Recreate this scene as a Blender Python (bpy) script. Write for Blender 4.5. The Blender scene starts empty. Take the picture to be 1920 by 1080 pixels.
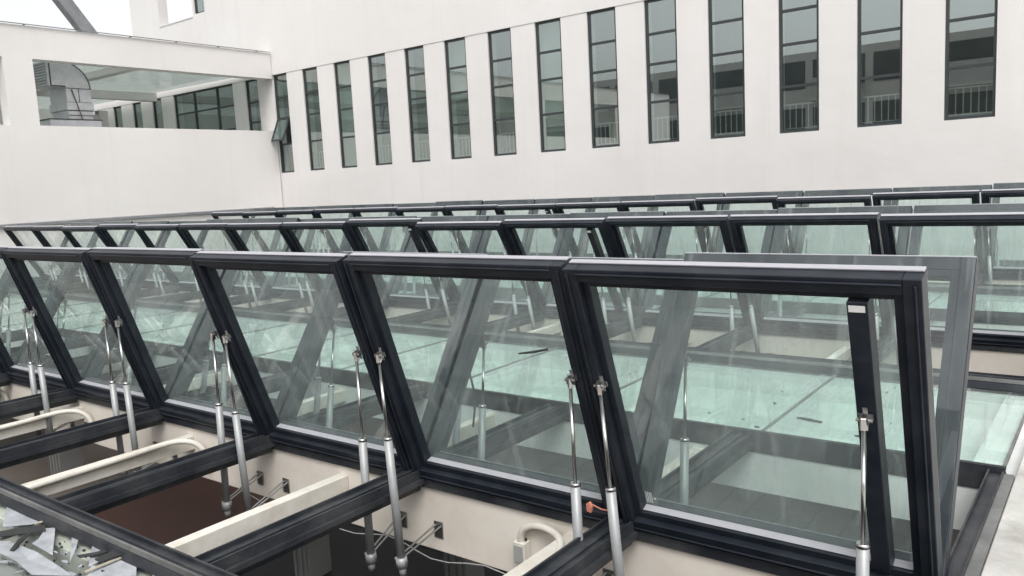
import bpy, bmesh, math, random
from mathutils import Vector, Matrix, Quaternion
random.seed(7)
rad = math.radians
scene = bpy.context.scene
COL = scene.collection

# ------------------------------------------------------------------ camera
F_PX, CX, CY, EYE = 1530.8, 960.0, 540.0, Vector((0, 0, 1.5))
YAW, PITCH, ROLL = rad(37.194), rad(-7.42), rad(-2.812)
FWD = Vector((-math.sin(YAW) * math.cos(PITCH), math.cos(YAW) * math.cos(PITCH), math.sin(PITCH)))
_r = FWD.cross(Vector((0, 0, 1))).normalized()
_u = _r.cross(FWD)
RGT = _r * math.cos(ROLL) + _u * math.sin(ROLL)
UPV = -_r * math.sin(ROLL) + _u * math.cos(ROLL)
cam = bpy.data.cameras.new("camera")
cam.sensor_width = 36.0
cam.lens = F_PX / 1920 * 36.0
cam.clip_end = 2000
cam.clip_start = 0.05
camo = bpy.data.objects.new("camera", cam)
COL.objects.link(camo)
m3 = Matrix((RGT, UPV, -FWD)).transposed()
camo.matrix_world = Matrix.Translation(EYE) @ m3.to_4x4()
scene.camera = camo

# ------------------------------------------------------------------ world, sun, exposure
world = bpy.data.worlds.new("World")
scene.world = world
world.use_nodes = True
wn = world.node_tree.nodes
wl = world.node_tree.links
wn.clear()
w_out = wn.new("ShaderNodeOutputWorld")
w_bg = wn.new("ShaderNodeBackground")
w_sky = wn.new("ShaderNodeTexSky")
w_sky.sky_type = 'NISHITA'
w_sky.sun_disc = False
w_sky.sun_elevation = rad(55)
w_sky.sun_rotation = rad(138)
w_sky.air_density = 1.0
w_sky.dust_density = 4.0
w_sky.ozone_density = 1.0
w_hsv = wn.new("ShaderNodeHueSaturation")       # overcast: the cloud deck takes the blue out
w_hsv.inputs['Saturation'].default_value = 0.06
w_bg.inputs['Strength'].default_value = 0.15
wl.new(w_sky.outputs[0], w_hsv.inputs['Color'])
wl.new(w_hsv.outputs[0], w_bg.inputs['Color'])
wl.new(w_bg.outputs[0], w_out.inputs['Surface'])
SUN_DIR = Vector((math.sin(rad(138)) * math.cos(rad(55)), math.cos(rad(138)) * math.cos(rad(55)), math.sin(rad(55))))
sun = bpy.data.lights.new("sun", 'SUN')
sun.energy = 0.6
sun.angle = rad(25)
sun.color = (1.0, 0.965, 0.92)
suno = bpy.data.objects.new("sun", sun)
COL.objects.link(suno)
suno.rotation_euler = (-SUN_DIR).to_track_quat('-Z', 'Y').to_euler()
suno.location = (0, -10, 30)
scene.view_settings.view_transform = 'Standard'
scene.view_settings.look = 'None'
scene.view_settings.gamma = 1.0
scene.view_settings.use_curve_mapping = False
scene.view_settings.exposure = 0.76
scene.render.engine = 'CYCLES'
cy = scene.cycles
cy.transparent_max_bounces = 48
cy.max_bounces = 10
cy.diffuse_bounces = 4
cy.glossy_bounces = 5
cy.transmission_bounces = 4
cy.caustics_reflective = False
cy.caustics_refractive = False
cy.use_denoising = True
cy.sample_clamp_indirect = 6


# ------------------------------------------------------------------ helpers
def at(px, py, pt, n):
    """world point where the sight line of a photo pixel meets a plane (used to measure the place)"""
    d = FWD * F_PX + RGT * (px - CX) - UPV * (py - CY)
    n = Vector(n)
    return EYE + d * ((Vector(pt) - EYE).dot(n) / d.dot(n))


def atz(px, py, z):
    return at(px, py, (0, 0, z), (0, 0, 1))


class MB:
    """collects shapes, builds ONE mesh"""
    def __init__(s):
        s.v, s.f = [], []

    def add(s, v, f):
        o = len(s.v)
        s.v += [tuple(p) for p in v]
        s.f += [tuple(i + o for i in q) for q in f]
        return s

    def box(s, x0, x1, y0, y1, z0, z1):
        v = [(x, y, z) for z in (z0, z1) for y in (y0, y1) for x in (x0, x1)]
        return s.add(v, [(0, 2, 3, 1), (4, 5, 7, 6), (0, 1, 5, 4), (2, 6, 7, 3), (0, 4, 6, 2), (1, 3, 7, 5)])

    def prism(s, poly, a0, a1, axis):
        """poly: 2-D outline, extruded along axis 'x','y' or 'z'"""
        n = len(poly)

        def p3(p, a):
            if axis == 'x':
                return (a, p[0], p[1])
            if axis == 'y':
                return (p[0], a, p[1])
            return (p[0], p[1], a)
        v = [p3(p, a0) for p in poly] + [p3(p, a1) for p in poly]
        f = [tuple(range(n)), tuple(range(2 * n - 1, n - 1, -1))]
        for i in range(n):
            j = (i + 1) % n
            f.append((i, i + n, j + n, j))
        return s.add(v, f)

    def tube(s, pts, r, seg=10, caps=True):
        pts = [Vector(p) for p in pts]
        rs = r if isinstance(r, (list, tuple)) else [r] * len(pts)
        v, f = [], []
        t0 = (pts[1] - pts[0]).normalized()
        ref = Vector((1, 0, 0)) if abs(t0.x) < 0.8 else Vector((0, 1, 0))
        a = (ref - t0 * ref.dot(t0)).normalized()
        for i, p in enumerate(pts):
            t = (pts[min(i + 1, len(pts) - 1)] - pts[max(i - 1, 0)])
            t = t.normalized() if t.length > 1e-9 else t0
            a = (a - t * a.dot(t)).normalized()
            b = t.cross(a)
            for k in range(seg):
                an = 2 * math.pi * k / seg
                v.append(p + (a * math.cos(an) + b * math.sin(an)) * rs[i])
        for i in range(len(pts) - 1):
            for k in range(seg):
                k2 = (k + 1) % seg
                f.append((i * seg + k, i * seg + k2, (i + 1) * seg + k2, (i + 1) * seg + k))
        if caps:
            f.append(tuple(range(seg - 1, -1, -1)))
            f.append(tuple((len(pts) - 1) * seg + k for k in range(seg)))
        return s.add(v, f)

    def mesh(s, name, mat, bevel=0.0, smooth=False):
        me = bpy.data.meshes.new(name)
        me.from_pydata(s.v, [], s.f)
        bm = bmesh.new()
        bm.from_mesh(me)
        bmesh.ops.recalc_face_normals(bm, faces=bm.faces)
        if bevel > 0:
            bmesh.ops.bevel(bm, geom=list(bm.edges), offset=bevel, segments=1, affect='EDGES', profile=0.5)
        bm.to_mesh(me)
        bm.free()
        if smooth:
            for p in me.polygons:
                p.use_smooth = len(p.vertices) == 4
        me.materials.append(mat)
        return me

    def build(s, name, mat, parent=None, bevel=0.0, smooth=False):
        return link(name, s.mesh(name, mat, bevel, smooth), parent)


def link(name, me, parent=None, loc=None):
    o = bpy.data.objects.new(name, me)
    COL.objects.link(o)
    if parent is not None:
        o.parent = parent
    if loc is not None:
        o.location = loc
    return o


def tag(o, label, cat, group=None):
    o['label'] = label
    o['category'] = cat
    if group:
        o['group'] = group
    return o


def thing(name, label, cat, loc=(0, 0, 0), group=None):
    o = bpy.data.objects.new(name, None)
    o.empty_display_size = 0.1
    COL.objects.link(o)
    o.location = loc
    return tag(o, label, cat, group)


def structure(o):
    o['kind'] = 'structure'
    return o


ORD = ['first', 'second', 'third', 'fourth', 'fifth', 'sixth', 'seventh', 'eighth', 'ninth', 'tenth', 'eleventh',
       'twelfth', 'thirteenth', 'fourteenth', 'fifteenth', 'sixteenth']


# ------------------------------------------------------------------ materials
def mat_new(name):
    m = bpy.data.materials.new(name)
    m.use_nodes = True
    nt = m.node_tree
    nt.nodes.clear()
    out = nt.nodes.new("ShaderNodeOutputMaterial")
    return m, nt, out


def N(nt, kind, **kw):
    n = nt.nodes.new(kind)
    for k, v in kw.items():
        if k in n.inputs:
            n.inputs[k].default_value = v
        else:
            setattr(n, k, v)
    return n


def ramp(nt, a, b, ca=(0, 0, 0, 1), cb=(1, 1, 1, 1)):
    r = nt.nodes.new("ShaderNodeValToRGB")
    r.color_ramp.elements[0].position = a
    r.color_ramp.elements[1].position = b
    r.color_ramp.elements[0].color = ca
    r.color_ramp.elements[1].color = cb
    return r


def c4(c):
    return (c[0], c[1], c[2], 1.0)


def surface(name, col, col2=None, scale=3.0, rough=0.6, rough2=None, metallic=0.0, bump=0.0, bscale=60.0,
            stretch=(1, 1, 1), dust=None, dscale=2.0, damount=0.4, spec=0.5, per_object=0.0):
    """plain opaque material: two-tone noise colour, roughness noise, fine bump, optional dust film"""
    m, nt, out = mat_new(name)
    L = nt.links
    p = N(nt, "ShaderNodeBsdfPrincipled")
    p.inputs['Metallic'].default_value = metallic
    p.inputs['Specular IOR Level'].default_value = spec
    tc = N(nt, "ShaderNodeTexCoord")
    mp = N(nt, "ShaderNodeMapping")
    mp.inputs['Scale'].default_value = stretch
    L.new(tc.outputs['Object'], mp.inputs['Vector'])
    oi = N(nt, "ShaderNodeObjectInfo")
    ad = N(nt, "ShaderNodeVectorMath", operation='MULTIPLY_ADD')
    cmb = N(nt, "ShaderNodeCombineXYZ")
    for k in range(3):
        L.new(oi.outputs['Random'], cmb.inputs[k])
    L.new(cmb.outputs[0], ad.inputs[0])
    ad.inputs[1].default_value = (37, 23, 11)
    L.new(mp.outputs[0], ad.inputs[2])
    vec = ad.outputs[0]
    nz = N(nt, "ShaderNodeTexNoise", Scale=scale, Detail=6.0, Roughness=0.6)
    L.new(vec, nz.inputs['Vector'])
    r = ramp(nt, 0.3, 0.7, c4(col), c4(col2 or col))
    L.new(nz.outputs['Fac'], r.inputs['Fac'])
    color = r.outputs['Color']
    if per_object:
        hv = N(nt, "ShaderNodeHueSaturation")
        mr = N(nt, "ShaderNodeMapRange")
        mr.inputs['To Min'].default_value = 1 - per_object
        mr.inputs['To Max'].default_value = 1 + per_object
        L.new(oi.outputs['Random'], mr.inputs['Value'])
        L.new(mr.outputs[0], hv.inputs['Value'])
        L.new(color, hv.inputs['Color'])
        color = hv.outputs['Color']
    if dust:
        nd = N(nt, "ShaderNodeTexNoise", Scale=dscale, Detail=8.0, Roughness=0.65)
        L.new(vec, nd.inputs['Vector'])
        rd = ramp(nt, 0.42, 0.72, (0, 0, 0, 1), (damount, damount, damount, 1))
        L.new(nd.outputs['Fac'], rd.inputs['Fac'])
        mx = N(nt, "ShaderNodeMix", data_type='RGBA')
        L.new(rd.outputs['Color'], mx.inputs['Factor'])
        L.new(color, mx.inputs['A'])
        mx.inputs['B'].default_value = c4(dust)
        color = mx.outputs['Result']
    L.new(color, p.inputs['Base Color'])
    rr = N(nt, "ShaderNodeMapRange")
    rr.inputs['To Min'].default_value = rough
    rr.inputs['To Max'].default_value = rough2 if rough2 is not None else rough
    L.new(nz.outputs['Fac'], rr.inputs['Value'])
    L.new(rr.outputs[0], p.inputs['Roughness'])
    if bump > 0:
        nb = N(nt, "ShaderNodeTexNoise", Scale=bscale, Detail=4.0)
        L.new(vec, nb.inputs['Vector'])
        b = N(nt, "ShaderNodeBump", Strength=bump, Distance=0.01)
        L.new(nb.outputs['Fac'], b.inputs['Height'])
        L.new(b.outputs[0], p.inputs['Normal'])
    L.new(p.outputs[0], out.inputs['Surface'])
    return m


def glass(name, tint, mirror=0.0, dust=(0.45, 0.47, 0.46), dlo=0.03, dhi=0.3, dscale=2.2, wipes=True, rough=0.0, gloss=(1, 1, 1)):
    """tinted pane: clear tint + Fresnel mirror + an uneven film of dust with wipe marks"""
    m, nt, out = mat_new(name)
    L = nt.links
    tr = N(nt, "ShaderNodeBsdfTransparent", Color=c4(tint))
    gl = N(nt, "ShaderNodeBsdfGlossy", Roughness=rough, Color=c4(gloss))
    geo = N(nt, "ShaderNodeNewGeometry")
    mr = N(nt, "ShaderNodeMapRange")
    mr.inputs['To Min'].default_value = 1.5
    mr.inputs['To Max'].default_value = 1 / 1.5
    L.new(geo.outputs['Backfacing'], mr.inputs['Value'])
    fr = N(nt, "ShaderNodeFresnel")
    L.new(mr.outputs[0], fr.inputs['IOR'])
    sub = N(nt, "ShaderNodeMath", operation='SUBTRACT')      # one mirror surface per pane: the outer face of each side
    sub.inputs[0].default_value = 1.0
    L.new(geo.outputs['Backfacing'], sub.inputs[1])
    mul = N(nt, "ShaderNodeMath", operation='MULTIPLY')
    L.new(fr.outputs[0], mul.inputs[0])
    L.new(sub.outputs[0], mul.inputs[1])
    fac = mul.outputs[0]
    if mirror:
        mm = N(nt, "ShaderNodeMapRange")
        mm.inputs['To Min'].default_value = mirror
        mm.inputs['To Max'].default_value = 1.0
        L.new(fac, mm.inputs['Value'])
        fac = mm.outputs[0]
    mix = N(nt, "ShaderNodeMixShader")
    L.new(fac, mix.inputs[0])
    L.new(tr.outputs[0], mix.inputs[1])
    L.new(gl.outputs[0], mix.inputs[2])
    if dhi <= 0:
        L.new(mix.outputs[0], out.inputs['Surface'])
        return m
    tc = N(nt, "ShaderNodeTexCoord")
    oi = N(nt, "ShaderNodeObjectInfo")
    cmb = N(nt, "ShaderNodeCombineXYZ")
    for k in range(3):
        L.new(oi.outputs['Random'], cmb.inputs[k])
    ad = N(nt, "ShaderNodeVectorMath", operation='MULTIPLY_ADD')
    L.new(cmb.outputs[0], ad.inputs[0])
    ad.inputs[1].default_value = (31, 17, 5)
    L.new(tc.outputs['Object'], ad.inputs[2])
    n1 = N(nt, "ShaderNodeTexNoise", Scale=dscale, Detail=8.0, Roughness=0.62, Distortion=0.6)
    L.new(ad.outputs[0], n1.inputs['Vector'])
    r1 = ramp(nt, 0.35, 0.75, (dlo, dlo, dlo, 1), (dhi, dhi, dhi, 1))
    L.new(n1.outputs['Fac'], r1.inputs['Fac'])
    d = r1.outputs['Color']
    if wipes:
        mp = N(nt, "ShaderNodeMapping")
        mp.inputs['Rotation'].default_value = (0, 0, rad(35))
        mp.inputs['Scale'].default_value = (9, 0.6, 1)
        L.new(ad.outputs[0], mp.inputs['Vector'])
        n2 = N(nt, "ShaderNodeTexNoise", Scale=1.6, Detail=3.0, Roughness=0.5)
        L.new(mp.outputs[0], n2.inputs['Vector'])
        r2 = ramp(nt, 0.61, 0.67, (0, 0, 0, 1), (dhi * 0.8,) * 3 + (1,))
        L.new(n2.outputs['Fac'], r2.inputs['Fac'])
        mx = N(nt, "ShaderNodeMath", operation='ADD')
        L.new(d, mx.inputs[0])
        L.new(r2.outputs['Color'], mx.inputs[1])
        # run-off marks down the pane
        mp3 = N(nt, "ShaderNodeMapping")
        mp3.inputs['Scale'].default_value = (26, 0.9, 1)
        L.new(ad.outputs[0], mp3.inputs['Vector'])
        n3 = N(nt, "ShaderNodeTexNoise", Scale=1.5, Detail=4.0, Roughness=0.6)
        L.new(mp3.outputs[0], n3.inputs['Vector'])
        r3 = ramp(nt, 0.5, 0.8, (0, 0, 0, 1), (dhi * 0.5,) * 3 + (1,))
        L.new(n3.outputs['Fac'], r3.inputs['Fac'])
        mx2 = N(nt, "ShaderNodeMath", operation='ADD')
        L.new(mx.outputs[0], mx2.inputs[0])
        L.new(r3.outputs['Color'], mx2.inputs[1])
        # dried water spots
        vo = N(nt, "ShaderNodeTexVoronoi", Scale=38.0)
        L.new(ad.outputs[0], vo.inputs['Vector'])
        r4 = ramp(nt, 0.16, 0.26, (dhi * 0.8,) * 3 + (1,), (0, 0, 0, 1))
        L.new(vo.outputs['Distance'], r4.inputs['Fac'])
        r5 = ramp(nt, 0.5, 0.62)
        L.new(n1.outputs['Fac'], r5.inputs['Fac'])
        ms = N(nt, "ShaderNodeMath", operation='MULTIPLY')
        L.new(r4.outputs['Color'], ms.inputs[0])
        L.new(r5.outputs['Color'], ms.inputs[1])
        mx4 = N(nt, "ShaderNodeMath", operation='ADD')
        L.new(mx2.outputs[0], mx4.inputs[0])
        L.new(ms.outputs[0], mx4.inputs[1])
        d = mx4.outputs[0]
    df = N(nt, "ShaderNodeBsdfDiffuse", Color=c4(dust))
    tl = N(nt, "ShaderNodeBsdfTranslucent", Color=c4(dust))
    m2 = N(nt, "ShaderNodeMixShader")
    m2.inputs[0].default_value = 0.45
    L.new(df.outputs[0], m2.inputs[1])
    L.new(tl.outputs[0], m2.inputs[2])
    m3_ = N(nt, "ShaderNodeMixShader")
    L.new(d, m3_.inputs[0])
    L.new(mix.outputs[0], m3_.inputs[1])
    L.new(m2.outputs[0], m3_.inputs[2])
    L.new(m3_.outputs[0], out.inputs['Surface'])
    return m


M = {}
M['frame'] = surface('dark_aluminium', (0.010, 0.0138, 0.0205), (0.0155, 0.0195, 0.027), 6, 0.30, 0.48, 0.0, 0.03, 90,
                     dust=(0.13, 0.15, 0.17), dscale=5, damount=0.12, spec=0.28)
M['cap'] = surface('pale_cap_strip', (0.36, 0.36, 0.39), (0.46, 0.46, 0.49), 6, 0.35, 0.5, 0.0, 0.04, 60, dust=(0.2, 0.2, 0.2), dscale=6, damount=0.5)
M['curb'] = surface('dark_curb_aluminium', (0.011, 0.0138, 0.020), (0.018, 0.0205, 0.027), 4, 0.38, 0.6, 0.0, 0.05, 70,
                    dust=(0.22, 0.22, 0.21), dscale=3.5, damount=0.22)
M['flashing'] = surface('grey_flashing', (0.12, 0.125, 0.125), (0.22, 0.22, 0.215), 5, 0.5, 0.75, 0.0, 0.1, 40,
                        dust=(0.05, 0.05, 0.045), dscale=3, damount=0.6)
M['glass'] = glass('green_dusty_glass', (0.945, 0.980, 0.970), 0.0, (0.66, 0.70, 0.70), 0.016, 0.115, 1.6)
M['fixed_glass'] = glass('green_fixed_glass', (0.925, 0.976, 0.957), 0.0, (0.54, 0.56, 0.55), 0.015, 0.28, 1.1)
M['window_glass'] = glass('window_glass', (0.76, 0.82, 0.80), 0.25, dhi=0.0, gloss=(0.86, 0.93, 0.91))
M['canopy'] = glass('opal_canopy', (0.80, 0.86, 0.84), 0.0, (0.62, 0.65, 0.64), 0.45, 0.6, 1.3, wipes=False)
M['window_frame'] = surface('window_frame', (0.028, 0.034, 0.037), (0.04, 0.045, 0.048), 8, 0.4, 0.55)
M['steel'] = surface('polished_steel', (0.58, 0.58, 0.57), (0.52, 0.52, 0.51), 3, 0.26, 0.30, 1.0)
M['bracket'] = surface('zinc_bracket', (0.5, 0.5, 0.49), (0.36, 0.36, 0.36), 30, 0.3, 0.5, 1.0)
M['tube'] = surface('grey_actuator_tube', (0.30, 0.31, 0.315), (0.36, 0.37, 0.375), 10, 0.38, 0.5, 0.25, 0.02, 60,
                    dust=(0.25, 0.24, 0.22), dscale=9, damount=0.3)
M['white_beam'] = surface('white_painted_steel', (0.66, 0.63, 0.56), (0.74, 0.71, 0.65), 3, 0.5, 0.65, 0, 0.08, 30,
                          dust=(0.36, 0.31, 0.25), dscale=4, damount=0.5)
M['fascia'] = surface('white_painted_fascia', (0.68, 0.62, 0.545), (0.74, 0.69, 0.62), 1.5, 0.7, 0.8, 0, 0.1, 25,
                      dust=(0.42, 0.36, 0.30), dscale=2.2, damount=0.35)
M['trough'] = surface('white_gutter_paint', (0.76, 0.78, 0.765), (0.82, 0.83, 0.82), 1.2, 0.6, 0.8, 0, 0.08, 20,
                      dust=(0.33, 0.35, 0.33), dscale=1.4, damount=0.45)
M['concrete'] = surface('pale_concrete', (0.52, 0.52, 0.49), (0.64, 0.63, 0.60), 2.5, 0.8, 0.9, 0, 0.25, 45,
                        dust=(0.2, 0.19, 0.175), dscale=2.1, damount=0.75)
M['deck'] = surface('beige_deck', (0.52, 0.40, 0.34), (0.60, 0.49, 0.42), 3, 0.75, 0.9, 0, 0.2, 60,
                    dust=(0.25, 0.22, 0.2), dscale=5, damount=0.5)
M['floor'] = surface('brown_floor', (0.075, 0.036, 0.03), (0.095, 0.048, 0.04), 2, 0.45, 0.6)
M['dark_floor'] = surface('black_floor', (0.018, 0.019, 0.022), (0.026, 0.026, 0.028), 2, 0.5, 0.65)
M['taupe'] = surface('taupe_floor', (0.14, 0.115, 0.10), (0.17, 0.145, 0.13), 2, 0.6, 0.7)
M['tile'] = surface('dark_floor_tile', (0.18, 0.175, 0.17), (0.22, 0.215, 0.21), 3, 0.4, 0.55, per_object=0.12)
M['grout'] = surface('grout', (0.015, 0.015, 0.015), (0.025, 0.025, 0.024), 8, 0.9)
M['inside'] = surface('interior_wall', (0.16, 0.145, 0.13), (0.2, 0.185, 0.17), 0.6, 0.8)
M['column'] = surface('grey_column', (0.30, 0.30, 0.295), (0.36, 0.36, 0.35), 2, 0.6)
M['galv'] = surface('galvanised_duct', (0.70, 0.71, 0.73), (0.56, 0.57, 0.60), 7, 0.28, 0.45, 0.2, 0.05, 12)
M['duct_dark'] = surface('duct_seam', (0.08, 0.08, 0.08), (0.1, 0.1, 0.1), 8, 0.6)
M['film'] = surface('white_film_and_glint', (0.26, 0.28, 0.30), (0.44, 0.46, 0.49), 9, 0.45, 0.7, 0, 0.4, 22, dust=(0.2, 0.2, 0.2), dscale=12, damount=0.5)  # pale tone also stands for broken sky reflections on the near glass
M['rubber'] = surface('black_rubber', (0.02, 0.021, 0.022), (0.035, 0.035, 0.036), 15, 0.6, 0.8, 0, 0.4, 50)
M['wood'] = surface('pale_wood_batten', (0.44, 0.40, 0.33), (0.34, 0.31, 0.26), 20, 0.7, 0.8, stretch=(1, 8, 1))
M['tape'] = surface('orange_tape', (0.50, 0.20, 0.13), (0.4, 0.15, 0.1), 20, 0.6)
M['print'] = surface('white_print', (0.72, 0.74, 0.74), rough=0.6)
M['blind'] = surface('white_blind', (0.62, 0.66, 0.64), (0.68, 0.71, 0.69), 1.2, 0.8)
M['rail'] = surface('grey_railing', (0.74, 0.75, 0.75), (0.78, 0.78, 0.78), 5, 0.4)
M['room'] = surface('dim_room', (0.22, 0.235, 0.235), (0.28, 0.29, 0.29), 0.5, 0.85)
M['beam_dark'] = surface('weathered_steel', (0.16, 0.165, 0.175), (0.24, 0.245, 0.255), 4, 0.5, 0.7, 0, 0.1, 30)
M['screen'] = surface('perforated_screen', (0.5, 0.51, 0.51), (0.58, 0.58, 0.58), 2, 0.5)
M['dark_pane'] = surface('far_window_glass', (0.10, 0.11, 0.115), (0.16, 0.17, 0.175), 0.8, 0.15)
M['ground'] = surface('paving', (0.2, 0.2, 0.19), (0.26, 0.255, 0.25), 0.4, 0.85)


def wall_material():
    m, nt, out = mat_new('white_render')
    L = nt.links
    p = N(nt, "ShaderNodeBsdfPrincipled", Roughness=0.85)
    p.inputs['Specular IOR Level'].default_value = 0.25
    tc = N(nt, "ShaderNodeTexCoord")
    n1 = N(nt, "ShaderNodeTexNoise", Scale=0.35, Detail=5.0, Roughness=0.55)
    L.new(tc.outputs['Object'], n1.inputs['Vector'])
    r1 = ramp(nt, 0.3, 0.7, (0.665, 0.638, 0.622, 1), (0.715, 0.695, 0.682, 1))
    L.new(n1.outputs['Fac'], r1.inputs['Fac'])
    mp = N(nt, "ShaderNodeMapping")
    mp.inputs['Scale'].default_value = (2.6, 2.6, 0.16)
    L.new(tc.outputs['Object'], mp.inputs['Vector'])
    n2 = N(nt, "ShaderNodeTexNoise", Scale=1.6, Detail=6.0, Roughness=0.65)
    L.new(mp.outputs[0], n2.inputs['Vector'])
    r2 = ramp(nt, 0.52, 0.82, (0, 0, 0, 1), (0.27, 0.27, 0.27, 1))
    L.new(n2.outputs['Fac'], r2.inputs['Fac'])
    mx = N(nt, "ShaderNodeMix", data_type='RGBA')
    L.new(r2.outputs['Color'], mx.inputs['Factor'])
    L.new(r1.outputs['Color'], mx.inputs['A'])
    mx.inputs['B'].default_value = (0.56, 0.53, 0.50, 1)
    L.new(mx.outputs['Result'], p.inputs['Base Color'])
    nb = N(nt, "ShaderNodeTexNoise", Scale=28.0, Detail=6.0)
    L.new(tc.outputs['Object'], nb.inputs['Vector'])
    nb2 = N(nt, "ShaderNodeTexNoise", Scale=1.4, Detail=3.0)
    L.new(tc.outputs['Object'], nb2.inputs['Vector'])
    b2 = N(nt, "ShaderNodeBump", Strength=0.12, Distance=0.12)
    L.new(nb2.outputs['Fac'], b2.inputs['Height'])
    b = N(nt, "ShaderNodeBump", Strength=0.18, Distance=0.01)
    L.new(nb.outputs['Fac'], b.inputs['Height'])
    L.new(b2.outputs[0], b.inputs['Normal'])
    L.new(b.outputs[0], p.inputs['Normal'])
    L.new(p.outputs[0], out.inputs['Surface'])
    return m


M['wall'] = wall_material()

# ------------------------------------------------------------------ layout constants
PITCH_X = 1.29
X_END = -0.465                      # right-hand end of every row
L_SASH = 1.28                       # sash, overlaps its curb
L_OPEN = 1.25
ZH = -0.055
Z_GLASS = -0.10                     # fixed glazing level, curbs stand up to z = 0
ROOF_L = -18.6
ROWS = [  # (key, hinge y, direction of free edge, opening angle, bays, place words)
    ('R1', 3.04, -1, 71.5, 7, 'nearest row'),
    ('R1b', 3.18, 1, 56.8, 8, 'row leaning back behind the nearest'),
    ('R2', 7.75, -1, 59.8, 14, 'middle forward row'),
    ('R2b', 7.89, 1, 58.7, 14, 'middle backward row'),
    ('R3', 12.46, -1, 59.8, 14, 'far forward row'),
    ('R3b', 12.60, 1, 65.3, 14, 'farthest row by the wall'),
]
WALL_A = Vector((-19.05, 14.65, 0))             # inner corner of the two white walls
WALL_ROT = rad(-1.1)
Z_FLOOR = -3.5

# ------------------------------------------------------------------ setting: ground, atrium shell
o = MB().box(-90, 60, -60, 90, -4.2, -4.0).build('ground', M['ground']); structure(o)
fl = MB().box(-19.0, -0.28, 1.3, 14.2, Z_FLOOR - 0.2, Z_FLOOR).build('atrium_floor', M['dark_floor']); structure(fl)
MB().box(-14.4, -10.25, 1.5, 14.1, Z_FLOOR + 0.001, Z_FLOOR + 0.006).build('brown_floor_panel', M['floor'], fl)
MB().box(-18.8, -14.42, 1.5, 14.1, Z_FLOOR + 0.001, Z_FLOOR + 0.006).build('taupe_floor_panel', M['taupe'], fl)
tile_me = MB().box(-0.221, 0.221, -0.221, 0.221, 0.0, 0.012).mesh('tile', M['tile'], 0.002)
g = MB().box(-9.9, -0.6, 7.8, 14.1, Z_FLOOR + 0.001, Z_FLOOR + 0.004).build('grout_bed', M['grout'], fl)
for i in range(20):
    for j in range(14):
        t = link('tile', tile_me, fl, (-0.95 - 0.45 * i, 8.02 + 0.45 * j, Z_FLOOR + 0.004 + random.uniform(0, 0.003)))
o = MB().box(-19.02, -0.28, 1.28, 1.42, Z_FLOOR, -0.12).build('atrium_wall_front', M['inside']); structure(o)
o = MB().box(-19.02, -0.28, 14.12, 14.26, Z_FLOOR, -0.12).build('atrium_wall_back', M['inside']); structure(o)
o = MB().box(-0.445, -0.28, 1.42, 14.12, Z_FLOOR, -0.135).build('atrium_wall_right', M['fascia']); structure(o)
o = MB().box(-19.02, -18.88, 1.42, 14.12, Z_FLOOR, -0.13).build('atrium_wall_left', M['inside']); structure(o)
# roof margins round the glazing
mb = MB()
mb.box(-0.385, 9.0, 0.72, 5.4, -0.12, -0.03)
mb.box(-0.10, 9.0, 5.4, 14.1, -0.12, -0.03)
o = mb.build('roof_margin_right', M['concrete'], None, 0.004); structure(o)
# ------------------------------------------------------------------ the glazed roof, unit by unit
Y_UNITS = [(3.04, 3.18), (7.75, 7.89), (12.46, 12.60)]
n_unit_words = ['nearest', 'middle', 'farthest']


SHIFT = {0: 0.0, 1: 0.13, 2: 0.25}


def joints(n, unit=0):
    return [X_END + SHIFT[unit] - PITCH_X * k for k in range(n + 1)]


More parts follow.
